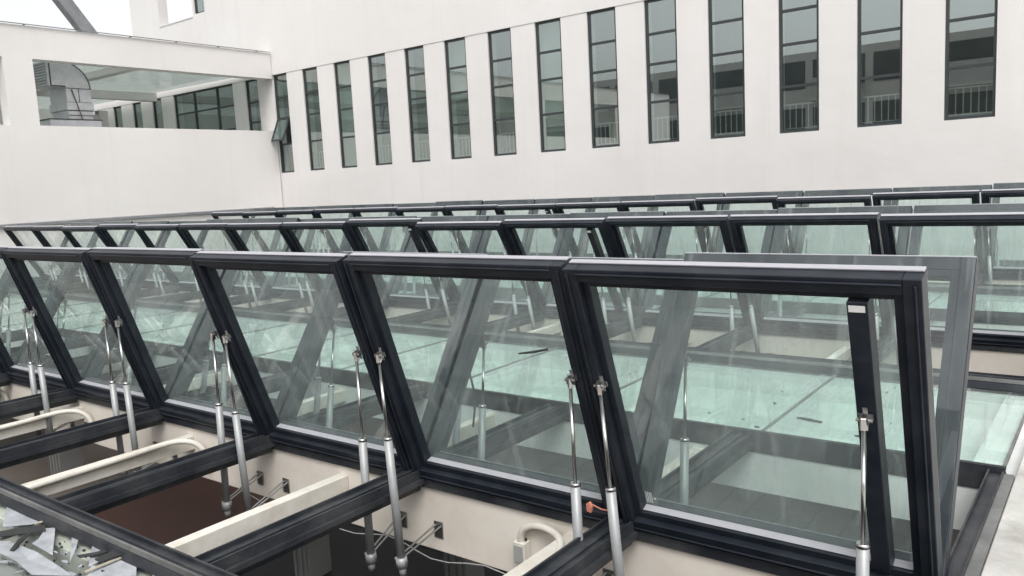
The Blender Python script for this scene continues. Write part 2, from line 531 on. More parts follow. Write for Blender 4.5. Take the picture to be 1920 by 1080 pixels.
CB_W = 0.062       # half width of cross bars
bar_near = MB()
for ui, (ya, yb) in enumerate(Y_UNITS):
    nb = 8 if ui == 0 else 14
    js = joints(nb, ui)
    xl, xr = js[-1] - 0.1, js[0] + 0.035
    fr = thing('skylight_frame', 'dark aluminium frame grid with open bays under the %s double row of sashes' % n_unit_words[ui],
               'skylight frame', (0, 0, 0), 'skylight frame grids')
    ycf, ycb = ya - L_OPEN - 0.03, yb + L_OPEN + 0.03
    # front and back curb rails (upstand, rebate, lip), ridge rail with hinges
    for (yc, sgn, nm) in ((ycf, -1, 'front_curb_rail'), (ycb, 1, 'back_curb_rail')):
        m = MB()
        m.box(xl, xr, min(yc, yc + sgn * 0.055), max(yc, yc + sgn * 0.055), -0.125, -0.016)
        m.box(xl, xr, min(yc, yc + sgn * 0.012), max(yc, yc + sgn * 0.012), -0.0158, 0.002)
        m.box(xl, xr, min(yc + sgn * 0.040, yc + sgn * 0.055), max(yc + sgn * 0.040, yc + sgn * 0.055), -0.0158, -0.006)
        m.build(nm, M['curb'], fr)
        m = MB()
        a, b = yc + sgn * 0.0555, yc + sgn * (0.105 if sgn > 0 else 0.085)
        poly = [(a, -0.095), (b, -0.095), (b, -0.086), (a + sgn * 0.022, -0.048), (a, -0.044)]
        m.prism(poly, xl, xr, 'x')
        m.build('flashing', M['flashing'] if sgn > 0 else M['curb'], fr)
        if sgn < 0:
            MB().box(xl, xr, yc - 0.068, yc - 0.0556, -0.0435, -0.018).build('pale_seal', M['flashing'], fr)
    m = MB()
    m.box(xl, xr, ya + 0.006, yb - 0.006, -0.105, -0.060)
    m.box(xl, xr, ya + 0.055, yb - 0.055, -0.0598, -0.03)
    m.build('hinge_rail', M['curb'], fr, 0.003)
    # cross bars: each one its own piece, with two lips and a stepped rebate
    for side, (y0, y1) in enumerate(((ycf + 0.0125, ya + 0.0115), (yb - 0.0115, ycb - 0.0125))):
        bm_ = MB()
        bm_.box(-CB_W, CB_W, y0, y1, -0.085, -0.030)
        for s in (-1, 1):
            xa, xb = sorted((s * CB_W, s * (CB_W - 0.010)))
            bm_.box(xa, xb, y0, y1, -0.0298, -0.010)
            xa, xb = sorted((s * (CB_W + 0.001), s * (CB_W + 0.022)))
            bm_.box(xa, xb, y0, y1, -0.084, -0.058)
        bm_.box(-0.012, 0.012, y0, y1, -0.0298, -0.020)
        bm_.box(-CB_W + 0.02, CB_W - 0.02, y0, y1, -0.13, -0.0852)
        me = bm_.mesh('cross_bar', M['curb'])
        for j in js[1:]:
            link('cross_bar', me, fr, (j, 0, 0))
        eb = MB()                                  # narrow end bar with a pale outside flashing
        eb.box(-0.035, 0.034, y0, y1, -0.13, -0.030)
        eb.box(-0.035, -0.027, y0, y1, -0.0298, -0.008)
        eb.box(0.026, 0.034, y0, y1, -0.0298, -0.012)
        eb.build('end_bar', M['curb'], fr).location = (js[0], 0, 0)
        MB().box(0.0345, 0.078, y0, y1, -0.12, -0.022).build('end_flashing', M['flashing'], fr).location = (js[0], 0, 0)
    # white ridge beam below the hinges and white beams below the curbs
    rb = MB().box(ROOF_L if ui else xl - 0.6, -0.446, ya + 0.025, yb - 0.025, -0.46, -0.1055).build('ridge_beam', M['fascia'], None, 0.004)
    tag(rb, 'cream painted ridge beam below the hinges of the %s double row' % n_unit_words[ui], 'beam', 'cream ridge beams')

# fixed glass strips over white troughs between the double rows
for si, (u0, u1) in enumerate(((0, 1), (1, 2))):
    y0 = Y_UNITS[u0][1] + L_OPEN + 0.03 + 0.055
    y1 = Y_UNITS[u1][0] - L_OPEN - 0.03 - 0.055
    w0, w1 = n_unit_words[u0], n_unit_words[u1]
    strip = thing('fixed_glazing_strip', 'flat strip of fixed green glass between the %s and %s double rows' % (w0, w1), 'glass roof',
                  (0, 0, 0), 'fixed glazing strips')
    js = joints(14)
    pane = MB().box(-PITCH_X / 2 + 0.008, PITCH_X / 2 - 0.008, y0 + 0.004, y1 - 0.004, Z_GLASS - 0.012, Z_GLASS).mesh('pane', M['fixed_glass'])
    seam = MB().box(-0.0075, 0.0075, y0 + 0.004, y1 - 0.004, Z_GLASS - 0.012, Z_GLASS + 0.002).mesh('sealant_joint', M['flashing'])
    for k in range(14):
        link('pane', pane, strip, ((js[k] + js[k + 1]) / 2, 0, 0))
        link('sealant_joint', seam, strip, (js[k], 0, 0))
    tr = MB()
    tr.box(ROOF_L, -0.446, y0 - 0.05, y0 + 0.03, -0.36, -0.1255)
    tr.box(ROOF_L, -0.446, y1 - 0.03, y1 + 0.05, -0.36, -0.1255)
    tr.box(ROOF_L, -0.446, y0 + 0.03, y1 - 0.03, -0.38, -0.32)
    tr.box(-0.62, -0.40, y0 + 0.03, y1 - 0.03, -0.32, -0.125)
    to = tr.build('gutter_trough', M['trough'], None)
    tag(to, 'white painted trough seen through the fixed glass between the %s and %s rows' % (w0, w1), 'trough', 'white gutter troughs')
# beam below the nearest front curb and below the farthest back curb
yb0 = Y_UNITS[0][0] - L_OPEN - 0.085
b = MB().box(-9.9, -0.446, yb0 - 0.08, yb0 + 0.03, -0.5, -0.1255).build('edge_beam', M['fascia'], None, 0.004)
tag(b, 'painted edge beam below the nearest front curb', 'beam')
# nearest glass strip in front of the viewer
strip = thing('fixed_glazing_strip', 'dirty fixed glass strip littered with film scraps and sky glint pieces at the lower left', 'glass roof')
yn0, yn1 = 0.72, yb0 + 0.0
pane = MB().box(-PITCH_X / 2 + 0.008, PITCH_X / 2 - 0.008, yn0, yn1 - 0.004, Z_GLASS - 0.012, Z_GLASS).mesh('pane', M['glass'])
seam = MB().box(-0.0075, 0.0075, yn0, yn1 - 0.004, Z_GLASS - 0.012, Z_GLASS + 0.002).mesh('sealant_joint', M['flashing'])
for k in range(8):
    js = joints(8)
    link('pane', pane, strip, ((js[k] + js[k + 1]) / 2, 0, 0))
    link('sealant_joint', seam, strip, (js[k], 0, 0))
o = MB().box(-14, -0.5, 0.70, 1.60, -0.62, -0.55).build('dark_glass_backing', M['dark_floor']); structure(o)  # dark sheet added under the near strip so its glass looks dark
o = MB().box(-14, 9, -6, 0.70, -0.30, -0.085).build('roof_deck', M['deck'], None, 0.004); structure(o)

# ------------------------------------------------------------------ sashes
HW = PITCH_X / 2 - 0.012
FT = 0.055    # outer frame width
LIP = 0.032


def stile(x_out, s):
    """side member; s=+1 member at the +x side"""
    m = MB()
    a, b = sorted((x_out, x_out - s * FT))
    m.box(a, b, 0.0, L_SASH, 0.0, 0.082)
    a, b = sorted((x_out - s * (FT + 0.0005), x_out - s * (FT + LIP)))
    m.box(a, b, FT, L_SASH - FT, 0.030, 0.082)
    a, b = sorted((x_out - s * 0.014, x_out - s * 0.022))
    m.box(a, b, 0.02, L_SASH - 0.02, -0.010, -0.0005)
    return m.mesh('stile', M['frame'], 0.0025)


def rail(top):
    m = MB()
    if top:
        y0, y1, yl0, yl1, yf0, yf1 = L_SASH - FT, L_SASH, L_SASH - FT - LIP, L_SASH - FT - 0.0005, L_SASH - 0.022, L_SASH - 0.014
    else:
        y0, y1, yl0, yl1, yf0, yf1 = 0.0, FT, FT + 0.0005, FT + LIP, 0.014, 0.022
    w = HW - FT - 0.0005
    m.box(-w, w, y0, y1, 0.0, 0.082)
    m.box(-w + LIP, w - LIP, yl0, yl1, 0.030, 0.082)
    m.box(-w, w, yf0, yf1, -0.010, -0.0005)
    return m.mesh('top_rail' if top else 'bottom_rail', M['frame'], 0.0025)


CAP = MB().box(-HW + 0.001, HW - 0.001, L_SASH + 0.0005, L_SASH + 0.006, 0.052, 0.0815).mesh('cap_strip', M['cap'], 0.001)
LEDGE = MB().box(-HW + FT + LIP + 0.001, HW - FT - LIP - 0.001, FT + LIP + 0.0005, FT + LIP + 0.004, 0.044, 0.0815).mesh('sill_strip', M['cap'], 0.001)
ST_L, ST_R = stile(-HW, -1), stile(HW, 1)
RL_T, RL_B = rail(True), rail(False)
PANE = MB().box(-HW + 0.002, HW - 0.002, 0.002, L_SASH - 0.002, 0.0825, 0.0935).mesh('pane', M['glass'], 0.0015)
_m = MB(); _m.box(HW - 0.222, HW - 0.158, FT + LIP, L_SASH - FT - LIP, 0.004, 0.080)
MULL = _m.mesh('mullion', M['frame'], 0.0025)
_m = MB(); _m.box(HW - 0.216, HW - 0.166, L_SASH - FT - LIP - 0.035, L_SASH - FT - LIP - 0.012, 0.0025, 0.0038)
STICK = _m.mesh('sticker', M['print'])
V_ACT = 0.60 * L_SASH
# bracket plate on the stile where the actuator rod ends: plate, two ears, pin
_m = MB()
_m.box(-0.024, 0.024, V_ACT - 0.012, V_ACT + 0.012, -0.004, -0.0006)
_m.box(-0.008, 0.008, V_ACT + 0.0122, V_ACT + 0.036, -0.004, -0.0006)
_m.box(-0.008, 0.008, V_ACT - 0.036, V_ACT - 0.0122, -0.004, -0.0006)
for xs in (-0.012, 0.012):
    _m.box(xs - 0.0025, xs + 0.0025, V_ACT - 0.014, V_ACT + 0.014, -0.034, -0.004)
_m.tube([(-0.026, V_ACT, -0.024), (0.026, V_ACT, -0.024)], 0.006, 8)
for yy in (-0.026, 0.026):
    _m.tube([(0.0, V_ACT + yy, -0.007), (0.0, V_ACT + yy, -0.0035)], 0.006, 6)
BRK = _m.mesh('rod_bracket', M['bracket'])


def printed_mark():
    """the small printed certification mark in the corner of a pane: a round sign and rows of tiny characters"""
    m = MB()
    rnd = random.Random(3)
    for r in range(4):
        x = 0.0
        while x < 0.055:
            w = rnd.uniform(0.0022, 0.0045)
            m.box(x, x + w, -r * 0.0085 - 0.005, -r * 0.0085, 0.0, 0.0006)
            x += w + 0.0016
    m.tube([(0.03, 0.012, 0), (0.03, 0.012, 0.0006)], 0.006, 10)
    return m.mesh('printed_mark', M['print'])


MARK = printed_mark()

# actuator prototype meshes (axis along local z, base pivot at origin)
T_LEN = 0.62
_m = MB(); _m.tube([(0, 0, 0.0), (0, 0, T_LEN)], 0.0215, 16); ACT_TUBE = _m.mesh('tube', M['tube'], smooth=True)
_m = MB(); _m.tube([(0, 0, T_LEN + 0.0005), (0, 0, T_LEN + 0.014)], [0.0235, 0.020], 16); ACT_CAP = _m.mesh('end_cap', M['steel'], smooth=True)
_m = MB(); _m.tube([(0, 0, 0), (0, 0, 1)], 0.0078, 14); ACT_ROD = _m.mesh('rod', M['steel'], smooth=True)
_m = MB()
_m.tube([(0, 0, -0.055), (0, 0, -0.0005)], 0.030, 14)
_m.tube([(0, 0, -0.10), (0, 0, -0.0555)], [0.017, 0.021], 10)
ACT_BASE = _m.mesh('base_collar', M['tube'], smooth=True)
_m = MB(); _m.box(-0.013, 0.013, -0.009, 0.009, -0.012, 0.030); ACT_EYE = _m.mesh('rod_eye', M['steel'], 0.002)


def actuator(base, tip, label, group, side):
    a = thing('window_actuator', label, 'actuator', base, group)
    d = Vector(tip) - Vector(base)
    a.rotation_mode = 'QUATERNION'
    a.rotation_quaternion = d.to_track_quat('Z', 'Y')
    link('tube', ACT_TUBE, a)
    link('end_cap', ACT_CAP, a)
    r = link('rod', ACT_ROD, a, (0, 0, T_LEN - 0.05))
    r.scale = (1, 1, max(0.05, d.length - T_LEN + 0.05 - 0.028))
    link('base_collar', ACT_BASE, a)
    link('rod_eye', ACT_EYE, a, (0, 0, d.length - 0.022))
    return a


OPEN_EXTRA = {('R1', 0): -0.6, ('R1', 1): 0.6, ('R1', 2): -0.2, ('R1', 3): 1.3, ('R1', 4): 0.4, ('R1', 5): 0.8, ('R1b', 0): 4.6, ('R1b', 1): 0.3,
              ('R2', 4): -2.0, ('R2', 5): 2.4, ('R2', 2): 0.5}
MULLIONS = {('R1', 0), ('R2', 5), ('R3', 6), ('R2', 3)}
act_specs = []
for key, yh, sgn, ang, nb, words in ROWS:
    js = joints(nb, int(key[1]) - 1)
    for k in range(nb):
        xc = (js[k] + js[k + 1]) / 2
        an = ang + OPEN_EXTRA.get((key, k), random.uniform(-1.4, 1.4) if key != 'R1' else random.uniform(-0.5, 0.5))
        lab = 'dark framed glass sash, %s from the right in the %s' % (ORD[k], words)
        s = thing('roof_window', lab, 'roof window', (xc, yh, ZH), 'open roof windows')
        s.rotation_euler = (rad(an), 0, rad(180) if sgn < 0 else 0.0)
        link('stile', ST_L, s); link('stile', ST_R, s)
        link('top_rail', RL_T, s); link('bottom_rail', RL_B, s)
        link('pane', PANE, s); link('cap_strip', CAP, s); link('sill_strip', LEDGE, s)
        # the mullion stands at the photograph's right: local -x for rows turned by 180 degrees
        flip = -1 if sgn < 0 else 1
        acts = [-1, 1]
        ax = {-1: -HW + 0.064, 1: HW - 0.064}
        if (key, k) in MULLIONS:
            mo = link('mullion', MULL, s)
            so = link('sticker', STICK, s)
            if flip < 0:
                mo.scale = (-1, 1, 1); so.scale = (-1, 1, 1)
            ax[flip] = flip * (HW - 0.192)
        if key == 'R1' and k in (0, 3):
            q = link('printed_mark', MARK, s)
            q.location = (HW - 0.125, 0.16 if k == 0 else L_SASH - 0.14, 0.0822 - 0.001)
            q.rotation_euler = (0, rad(180), rad(90 if k == 0 else 0))
        R = Matrix.Rotation(rad(180) if sgn < 0 else 0, 3, 'Z') @ Matrix.Rotation(rad(an), 3, 'X')
        for sd in acts:
            br = link('rod_bracket', BRK, s, (ax[sd], 0, 0))
            tip = Vector((xc, yh, ZH)) + R @ Vector((ax[sd], V_ACT, -0.024))
            wx = xc + flip * ax[sd]
            base = Vector((wx + (-0.01 if flip * sd > 0 else 0.05) + random.uniform(-0.02, 0.02), yh + sgn * (0.25 if key == 'R1' else 0.2 + 0.1 * random.random()), -0.40 + random.uniform(-0.02, 0.02)))
            right_side = (flip * sd) > 0
            act_specs.append((key, k, right_side, base, tip))
for key, k, rs, base, tip in act_specs:
    words = [r for r in ROWS if r[0] == key][0][5]
    lab = 'grey %s-hand actuator of the %s sash from the right, %s' % ('right' if rs else 'left', ORD[k], words.split(',')[0])
    actuator(base, tip, lab, 'sash actuators', rs)

# base struts that hold the actuators to the ridge beam (near rows only, where they show)
for key, k, rs, base, tip in act_specs:
    if key not in ('R1', 'R1b', 'R2'):
        continue
    sg = -1 if key in ('R1', 'R2') else 1
    yh = {'R1': 3.04, 'R1b': 3.18, 'R2': 7.75}[key]
    m = MB()
    yw = yh - sg * 0.024
    dx = 0.05 if not rs else -0.05
    m.box(base.x + dx * 0.4 - 0.03, base.x + dx * 0.4 + 0.03, min(yw, yw + sg * 0.006), max(yw, yw + sg * 0.006), -0.38, -0.29)
    m.tube([(base.x + dx * 0.4 - 0.02, yw + sg * 0.006, -0.31), (base.x - 0.012, base.y, base.z + 0.0)], 0.005, 6)
    m.tube([(base.x + dx * 0.4 + 0.02, yw + sg * 0.006, -0.31), (base.x + 0.012, base.y, base.z + 0.0)], 0.005, 6)
    m.tube([(base.x - 0.045, base.y, base.z - 0.018), (base.x + 0.045, base.y, base.z - 0.018)], 0.006, 6)
    o = m.build('actuator_bracket', M['bracket'])
    wds = [r for r in ROWS if r[0] == key][0][5].split(',')[0]
    tag(o, 'steel bracket, %s actuator, %s sash from the right, %s' % ('right' if rs else 'left', ORD[k], wds), 'bracket', 'actuator brackets')

# ------------------------------------------------------------------ white support beams across the openings
BEAM_X = [-2.03 - 1.605 * n for n in range(11)]
for ui, (ya, yb) in enumerate(Y_UNITS):
    for side in (0, 1):
        for k, x in enumerate(BEAM_X[:5 if ui == 0 else 11]):
            if ui == 2 and side == 1:
                continue
            y0, y1 = (ya - L_OPEN - 0.06, ya + 0.0245) if side == 0 else (yb - 0.0245, yb + L_OPEN + 0.05)
            m = MB()
            zt = -0.155 - random.uniform(0, 0.012)
            m.box(x - 0.035, x + 0.035, y0, y1, zt - 0.10, zt)
            o = m.build('support_beam', M['white_beam'], None, 0.004)
            tag(o, 'cream steel beam, %s from the right, %s side of the %s double row'
                % (ORD[k], 'near' if side == 0 else 'far', n_unit_words[ui]), 'beam', 'cream beams across the bays')
# conduits running along some of the near beams, bending at the ridge beam
for k in (0, 2, 3, 4):
    x = BEAM_X[k]
    if k == 0:
        pts = [(x + 0.062, 1.74, -0.165), (x + 0.062, 2.74, -0.165), (x + 0.055, 2.84, -0.165), (x + 0.02, 2.93, -0.160), (x - 0.04, 2.99, -0.150), (x - 0.12, 3.02, -0.145),
               (x - 0.20, 3.03, -0.150), (x - 0.26, 3.03, -0.175), (x - 0.285, 3.03, -0.21), (x - 0.29, 3.03, -0.25)]
    else:
        pts = [(x + 0.056, 1.74, -0.175), (x + 0.056, 2.62, -0.165), (x + 0.062, 2.76, -0.155), (x + 0.09, 2.90, -0.15), (x + 0.15, 2.98, -0.165), (x + 0.20, 3.02, -0.21), (x + 0.22, 3.035, -0.28), (x + 0.225, 3.04, -0.36)]
    # round the bends off
    for _ in range(2):
        q = [pts[0]]
        for a_, b_ in zip(pts, pts[1:]):
            a_, b_ = Vector(a_), Vector(b_)
            q += [tuple(a_ * 0.75 + b_ * 0.25), tuple(a_ * 0.25 + b_ * 0.75)]
        pts = q + [pts[-1]]
    o = MB().tube(pts, 0.019, 12).build('conduit', M['white_beam'], None, 0, True)
    tag(o, 'cream conduit pipe bending off the %s near beam from the right' % ORD[k], 'pipe', 'conduit pipes on the near beams')
# junction box on the ridge beam
js = joints(7)
xj = BEAM_X[0] - 0.29
jb = thing('junction_box', 'small grey junction box on the ridge beam in the second near bay from the right', 'junction box', (xj, 3.06, -0.305))
MB().box(-0.035, 0.035, -0.055, 0.0045, -0.055, 0.055).build('box_body', M['white_beam'], jb, 0.004)
MB().box(-0.026, 0.026, -0.060, -0.0553, -0.046, 0.040).build('cover', M['column'], jb, 0.002)
MB().tube([(0.02, -0.02, 0.0555), (0.02, -0.02, 0.068)], 0.008, 8).build('gland', M['rubber'], jb)
# thin loose cable sagging below the ridge beam
pts = [(-4.6 + 0.12 * i, 3.02 - 0.01 * math.sin(i), -0.44 - 0.045 * math.sin(i * 0.55) ** 2) for i in range(26)]
o = MB().tube(pts, 0.0032, 6).build('loose_cable', M['column'], None, 0, True)
tag(o, 'thin grey cable sagging along the bottom of the nearest ridge beam', 'cable')

# grey columns standing on the atrium floor
for i, (px, py, w) in enumerate(((588, 1074, 0.34), (872, 1090, 0.36), (130, 905, 0.4))):
    p = atz(px, py, Z_FLOOR)
    m = MB()
    m.box(p.x - w / 2, p.x + w / 2, p.y - w / 2, p.y + w / 2, Z_FLOOR + 0.002, -0.85)
    for q in (-0.3, 0.05, 0.3):
        m.box(p.x + q * w - 0.02, p.x + q * w + 0.02, p.y - w / 2 - 0.03, p.y - w / 2 - 0.0005, Z_FLOOR + 0.002, -0.85)
    o = m.build('column', M['column'], None, 0.004)
    tag(o, ['grey ribbed column on the brown floor, below the third near bay', 'grey ribbed column below the second near bay from the right',
            'grey ribbed column below the bay at the left edge'][i], 'column', 'grey columns below the skylight')

# ------------------------------------------------------------------ white building with tall windows (right-hand wall)
bld = thing('white_building', 'long white rendered building with a row of tall narrow dark windows', 'building', WALL_A)
bld.rotation_euler = (0, rad(-0.20), WALL_ROT)      # the wall's courses rise slightly to the right
WS, WE = -13.0, 26.0
ZS, ZT = 2.05, 4.735                # sill and head of the tall windows
T = 0.30
wins = []                           # (s0, s1, z0, z1, kind)
s = 0.0
k = 0
for k in range(19):
    s0 = 0.0 + 1.2865 * k
    wins.append((s0, s0 + 0.615 + 0.006 * min(k, 14), ZS, ZT, k))
holes = sorted([(-9.07, -8.50), (-7.75, -7.18), (-6.47, -5.90), (-5.17, -1.93), (-1.31, -0.71)] + [(w[0], w[1]) for w in wins])
m = MB()
m.box(WS, WE, 0, T, -3.9, ZS)
x = WS
for a, b in holes:
    m.box(x, a, 0, T, ZS, ZT)
    x = b
m.box(x, WE, 0, T, ZS, ZT)
m.build('wall_lower', M['wall'], bld)
m = MB()
m.box(WS, WE, -0.012, T, ZT, 6.86)
m.box(-7.2, -5.5, -0.012, T, 6.86, 11.0)
m.box(-3.6, -3.52, -0.012, T, 6.86, 11.0)
m.box(-2.96, WE, -0.012, T, 6.86, 11.0)
m.box(-3.52, -2.96, -0.012, T, 6.86, 6.93)
m.box(-3.52, -2.96, -0.012, T, 9.6, 11.0)
m.box(-7.2, WE, -0.012, T, 11.0, 15.0)
m.build('wall_upper', M['wall'], bld)
# rooms behind the windows: floor, back wall, ceiling
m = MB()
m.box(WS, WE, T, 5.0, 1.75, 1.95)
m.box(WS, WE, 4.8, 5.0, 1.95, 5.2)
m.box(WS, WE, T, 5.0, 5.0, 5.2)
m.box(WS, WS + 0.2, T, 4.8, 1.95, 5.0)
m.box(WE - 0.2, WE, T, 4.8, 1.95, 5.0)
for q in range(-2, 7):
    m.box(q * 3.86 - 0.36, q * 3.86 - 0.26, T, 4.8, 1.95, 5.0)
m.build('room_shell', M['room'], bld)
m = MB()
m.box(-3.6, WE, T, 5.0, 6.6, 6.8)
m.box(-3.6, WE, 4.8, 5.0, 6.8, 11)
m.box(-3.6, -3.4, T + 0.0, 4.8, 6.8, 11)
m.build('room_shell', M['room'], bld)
YF0, YF1 = 0.035, 0.105
BARS = [4.105, 3.545, 2.835]


def window(s0, s1, z0, z1, bars, vbars=(), open_pane=None, rail_on=False, blind=False, lab=None):
    fw = 0.045
    m = MB()
    m.box(s0, s0 + fw, YF0, YF1, z0, z1)
    m.box(s1 - fw, s1, YF0, YF1, z0, z1)
    m.box(s0 + fw, s1 - fw, YF0, YF1, z0, z0 + fw)
    m.box(s0 + fw, s1 - fw, YF0, YF1, z1 - fw, z1)
    for vb in vbars:
        m.box(vb - 0.03, vb + 0.03, YF0, YF1, z0 + fw, z1 - fw)
    xs = [s0 + fw] + [q for vb in vbars for q in (vb - 0.03, vb + 0.03)] + [s1 - fw]
    zs = [z1 - fw] + [q for b in bars for q in (b + 0.022, b - 0.022)] + [z0 + fw]
    for b in bars:
        for i in range(0, len(xs), 2):
            m.box(xs[i], xs[i + 1], YF0 + 0.002, YF1 - 0.002, b - 0.022, b + 0.022)
    wo = m.build('window', M['window_frame'], bld)
    if lab:
        wo['label'] = lab
    for j in range(0, len(zs), 2):
        for i in range(0, len(xs), 2):
            if open_pane == j // 2:
                a, b, c, d = xs[i], xs[i + 1], zs[j + 1], zs[j]
                cs = MB()
                h_ = d - c
                cs.box(a, a + 0.04, -0.035, 0.0, -h_, 0)
                cs.box(b - 0.04, b, -0.035, 0.0, -h_, 0)
                cs.box(a + 0.04, b - 0.04, -0.035, 0.0, -h_, -h_ + 0.04)
                cs.box(a + 0.04, b - 0.04, -0.035, 0.0, -0.04, 0)
                co = cs.build('casement', M['window_frame'], wo)
                co.location = (0, YF0 - 0.002, d)
                co.rotation_euler = (rad(-24), 0, 0)
                po = MB().box(a + 0.04, b - 0.04, -0.022, -0.014, -h_ + 0.04, -0.04).build('pane', M['window_glass'], wo)
                po.location = co.location
                po.rotation_euler = co.rotation_euler
                continue
            po = MB().box(xs[i] + 0.0005, xs[i + 1] - 0.0005, 0.062, 0.072, zs[j + 1] + 0.0005, zs[j] - 0.0005).build('pane', M['window_glass'], wo)
    if blind:
        MB().box(s0 + 0.02, s1 - 0.02, 0.24, 0.25, z0 + (0.02 if blind is True else blind), z1 + 0.1).build('blind', M['blind'], wo)
    if rail_on:
        r = MB()
        zt = z0 + 0.50
        r.box(s0 + 0.001, s1 - 0.001, 0.16, 0.185, zt - 0.025, zt)
        r.box(s0 + 0.001, s1 - 0.001, 0.165, 0.18, z0 + 0.07, z0 + 0.085)
        q = s0 + 0.02
        while q < s1:
            r.box(q, q + 0.014, 0.166, 0.179, z0 + 0.085, zt - 0.025)
            q += 0.105
        r.build('railing', M['rail'], wo)
    return wo


for (a, b, z0, z1, k) in wins:
    window(a, b, z0, z1, BARS, open_pane=2 if k == 0 else None, rail_on=k not in (0, 2, 7), blind=True if k in (2, 7) else (1.35 if k in (5,) else False))
window(-1.31, -0.71, ZS, ZT, BARS)
window(-5.17, -1.93, 2.3, ZT, [4.12, 3.45], vbars=(-4.05, -2.82))
for a, b in ((-6.47, -5.90), (-7.75, -7.18), (-9.07, -8.50)):
    window(a, b, ZS, ZT, [3.6, 2.835])
window(-3.52, -2.96, 6.93, 9.6, [8.6, 7.9])
# coping of the upper wall sill seen against the sky
MB().box(-5.5, -3.6, -0.03, T + 0.03, 6.86, 6.885).build('sill', M['wall'], bld)

# ------------------------------------------------------------------ white terrace block (left-hand wall) with the wide opening
XW = -19.05
blk = thing('terrace_block', 'white terrace block with a long open slot below its parapet', 'building', (XW, 0, 0))
YE = 14.62
m = MB()
m.box(-0.35, 0, -8, YE, -3.9, 3.21)
m.box(-0.35, 0, 7.78, 8.38, 3.21, 4.63)
m.box(-0.35, 0, 2.2, 2.8, 3.21, 4.63)
m.box(-0.35, 0, -8, -3, 3.21, 4.63)
m.box(-0.35, 0, -8, YE, 4.63, 5.32)
m.build('wall', M['wall'], blk)
m = MB()
m.box(-12.0, -0.35, -8, YE, 4.86, 4.875)         # translucent canopy
m.build('canopy_glass', M['canopy'], blk)
m = MB()
m.box(-6.2, -5.9, -8, YE, 4.60, 4.85)            # down-stand beam along the block
m.build('ceiling_beam', M['wall'], blk)
for yb_ in (10.9, 4.2):
    MB().box(-5.9, -0.35, yb_, yb_ + 0.25, 4.68, 4.85).build('ceiling_beam', M['wall'], blk)
m = MB()
m.box(-12.0, -0.35, -8, YE, 2.35, 2.55)
m.build('terrace_floor', M['concrete'], blk)
m = MB()
m.box(-12.3, -12.0, -8, YE, 2.3, 5.05)
m.build('back_wall', M['wall'], blk)
# drip rail on brackets along the parapet
m = MB()
m.box(0.015, 0.05, -8, YE - 0.02, 5.335, 5.350)
m.build('drip_rail', M['beam_dark'], blk)
for q in range(12):
    MB().box(-0.1, 0.015, 1.2 + 1.18 * q, 1.23 + 1.18 * q, 5.325, 5.340).build('rail_bracket', M['beam_dark'], blk)
# metal cap flashing where roof glazing meets the white wall
m = MB()
m.prism([(XW + 0.002, 1.06), (XW + 0.07, 1.06), (XW + 0.07, 1.115), (XW + 0.002, 1.13)], 1.5, 14.3, 'y')
o = m.build('wall_cap_strip', M['beam_dark'])
tag(o, 'thin dark metal cap strip along the foot of the left white wall', 'cap strip')

# ------------------------------------------------------------------ galvanised duct on the terrace
DX = -20.2


def dp(px, py, dx=0.0):
    p = at(px, py, (DX + dx, 0, 0), (1, 0, 0))
    return p.y, p.z


dy0, dzt = dp(90, 113)
dy1, _ = dp(170, 175)
_, dzl = dp(95, 160)
dyr, _ = dp(125, 180)
duct = thing('ventilation_duct', 'shiny galvanised elbow duct with a louvred mouth on the terrace', 'duct', (DX, (dy0 + dy1) / 2, 2.55))


def dl(m):
    """shapes were measured in world y/z: move into the duct's own frame"""
    m.v = [(p[0], p[1] - (dy0 + dy1) / 2, p[2] - 2.55) for p in m.v]
    return m


DW = 0.85
rad_o = min(dzt - dzl + 0.05, dy1 - dyr + 0.25)
outl = [(dy0, dzl), (dyr, dzl)]
poly = [(dy0, dzl), (dy0, dzt)]
cy_, cz_ = dy1 - rad_o, dzt - rad_o
for i in range(0, 13):
    a_ = rad(90 - 90 * i / 12)
    poly.append((cy_ + rad_o * math.cos(a_), cz_ + rad_o * math.sin(a_)))
zb = dzl - 0.02
poly += [(dy1, zb - 0.35), (dyr, zb - 0.35), (dyr, dzl)]
m = MB().prism(poly, -DW, 0.0, 'x')
dl(m).build('elbow', M['galv'], duct, 0.0)
m = MB()                                           # standing seam round the elbow side
for i in range(2, 14):
    pass
pts = [(0.004, poly[i][0], poly[i][1]) for i in range(1, 15)]
m.tube(pts, 0.014, 6)
m.tube([(0.004, dy0, dzl), (0.004, dy0, dzt)], 0.016, 6)
m.tube([(0.004, dy0, dzl), (0.004, dyr, dzl)], 0.014, 6)
dl(m).build('seam', M['duct_dark'], duct)
m = MB()
n_l = 9
for i in range(n_l):
    z = dzl + (dzt - dzl) * (i + 0.3) / n_l
    hh = (dzt - dzl) / n_l
    m.add([(-DW + 0.03, dy0 - 0.05, z), (-0.03, dy0 - 0.05, z), (-0.03, dy0 - 0.002, z + hh * 0.55), (-DW + 0.03, dy0 - 0.002, z + hh * 0.55),
           (-DW + 0.03, dy0 - 0.05, z + 0.012), (-0.03, dy0 - 0.05, z + 0.012), (-0.03, dy0 - 0.002, z + hh * 0.55 + 0.012), (-DW + 0.03, dy0 - 0.002, z + hh * 0.55 + 0.012)],
          [(0, 1, 2, 3), (7, 6, 5, 4), (0, 4, 5, 1), (1, 5, 6, 2), (2, 6, 7, 3), (3, 7, 4, 0)])
m.box(-DW, -DW + 0.03, dy0 - 0.06, dy0 - 0.001, dzl, dzt)
m.box(-0.03, 0, dy0 - 0.06, dy0 - 0.001, dzl, dzt)
m.box(-DW + 0.03, -0.03, dy0 - 0.06, dy0 - 0.001, dzt - 0.03, dzt)
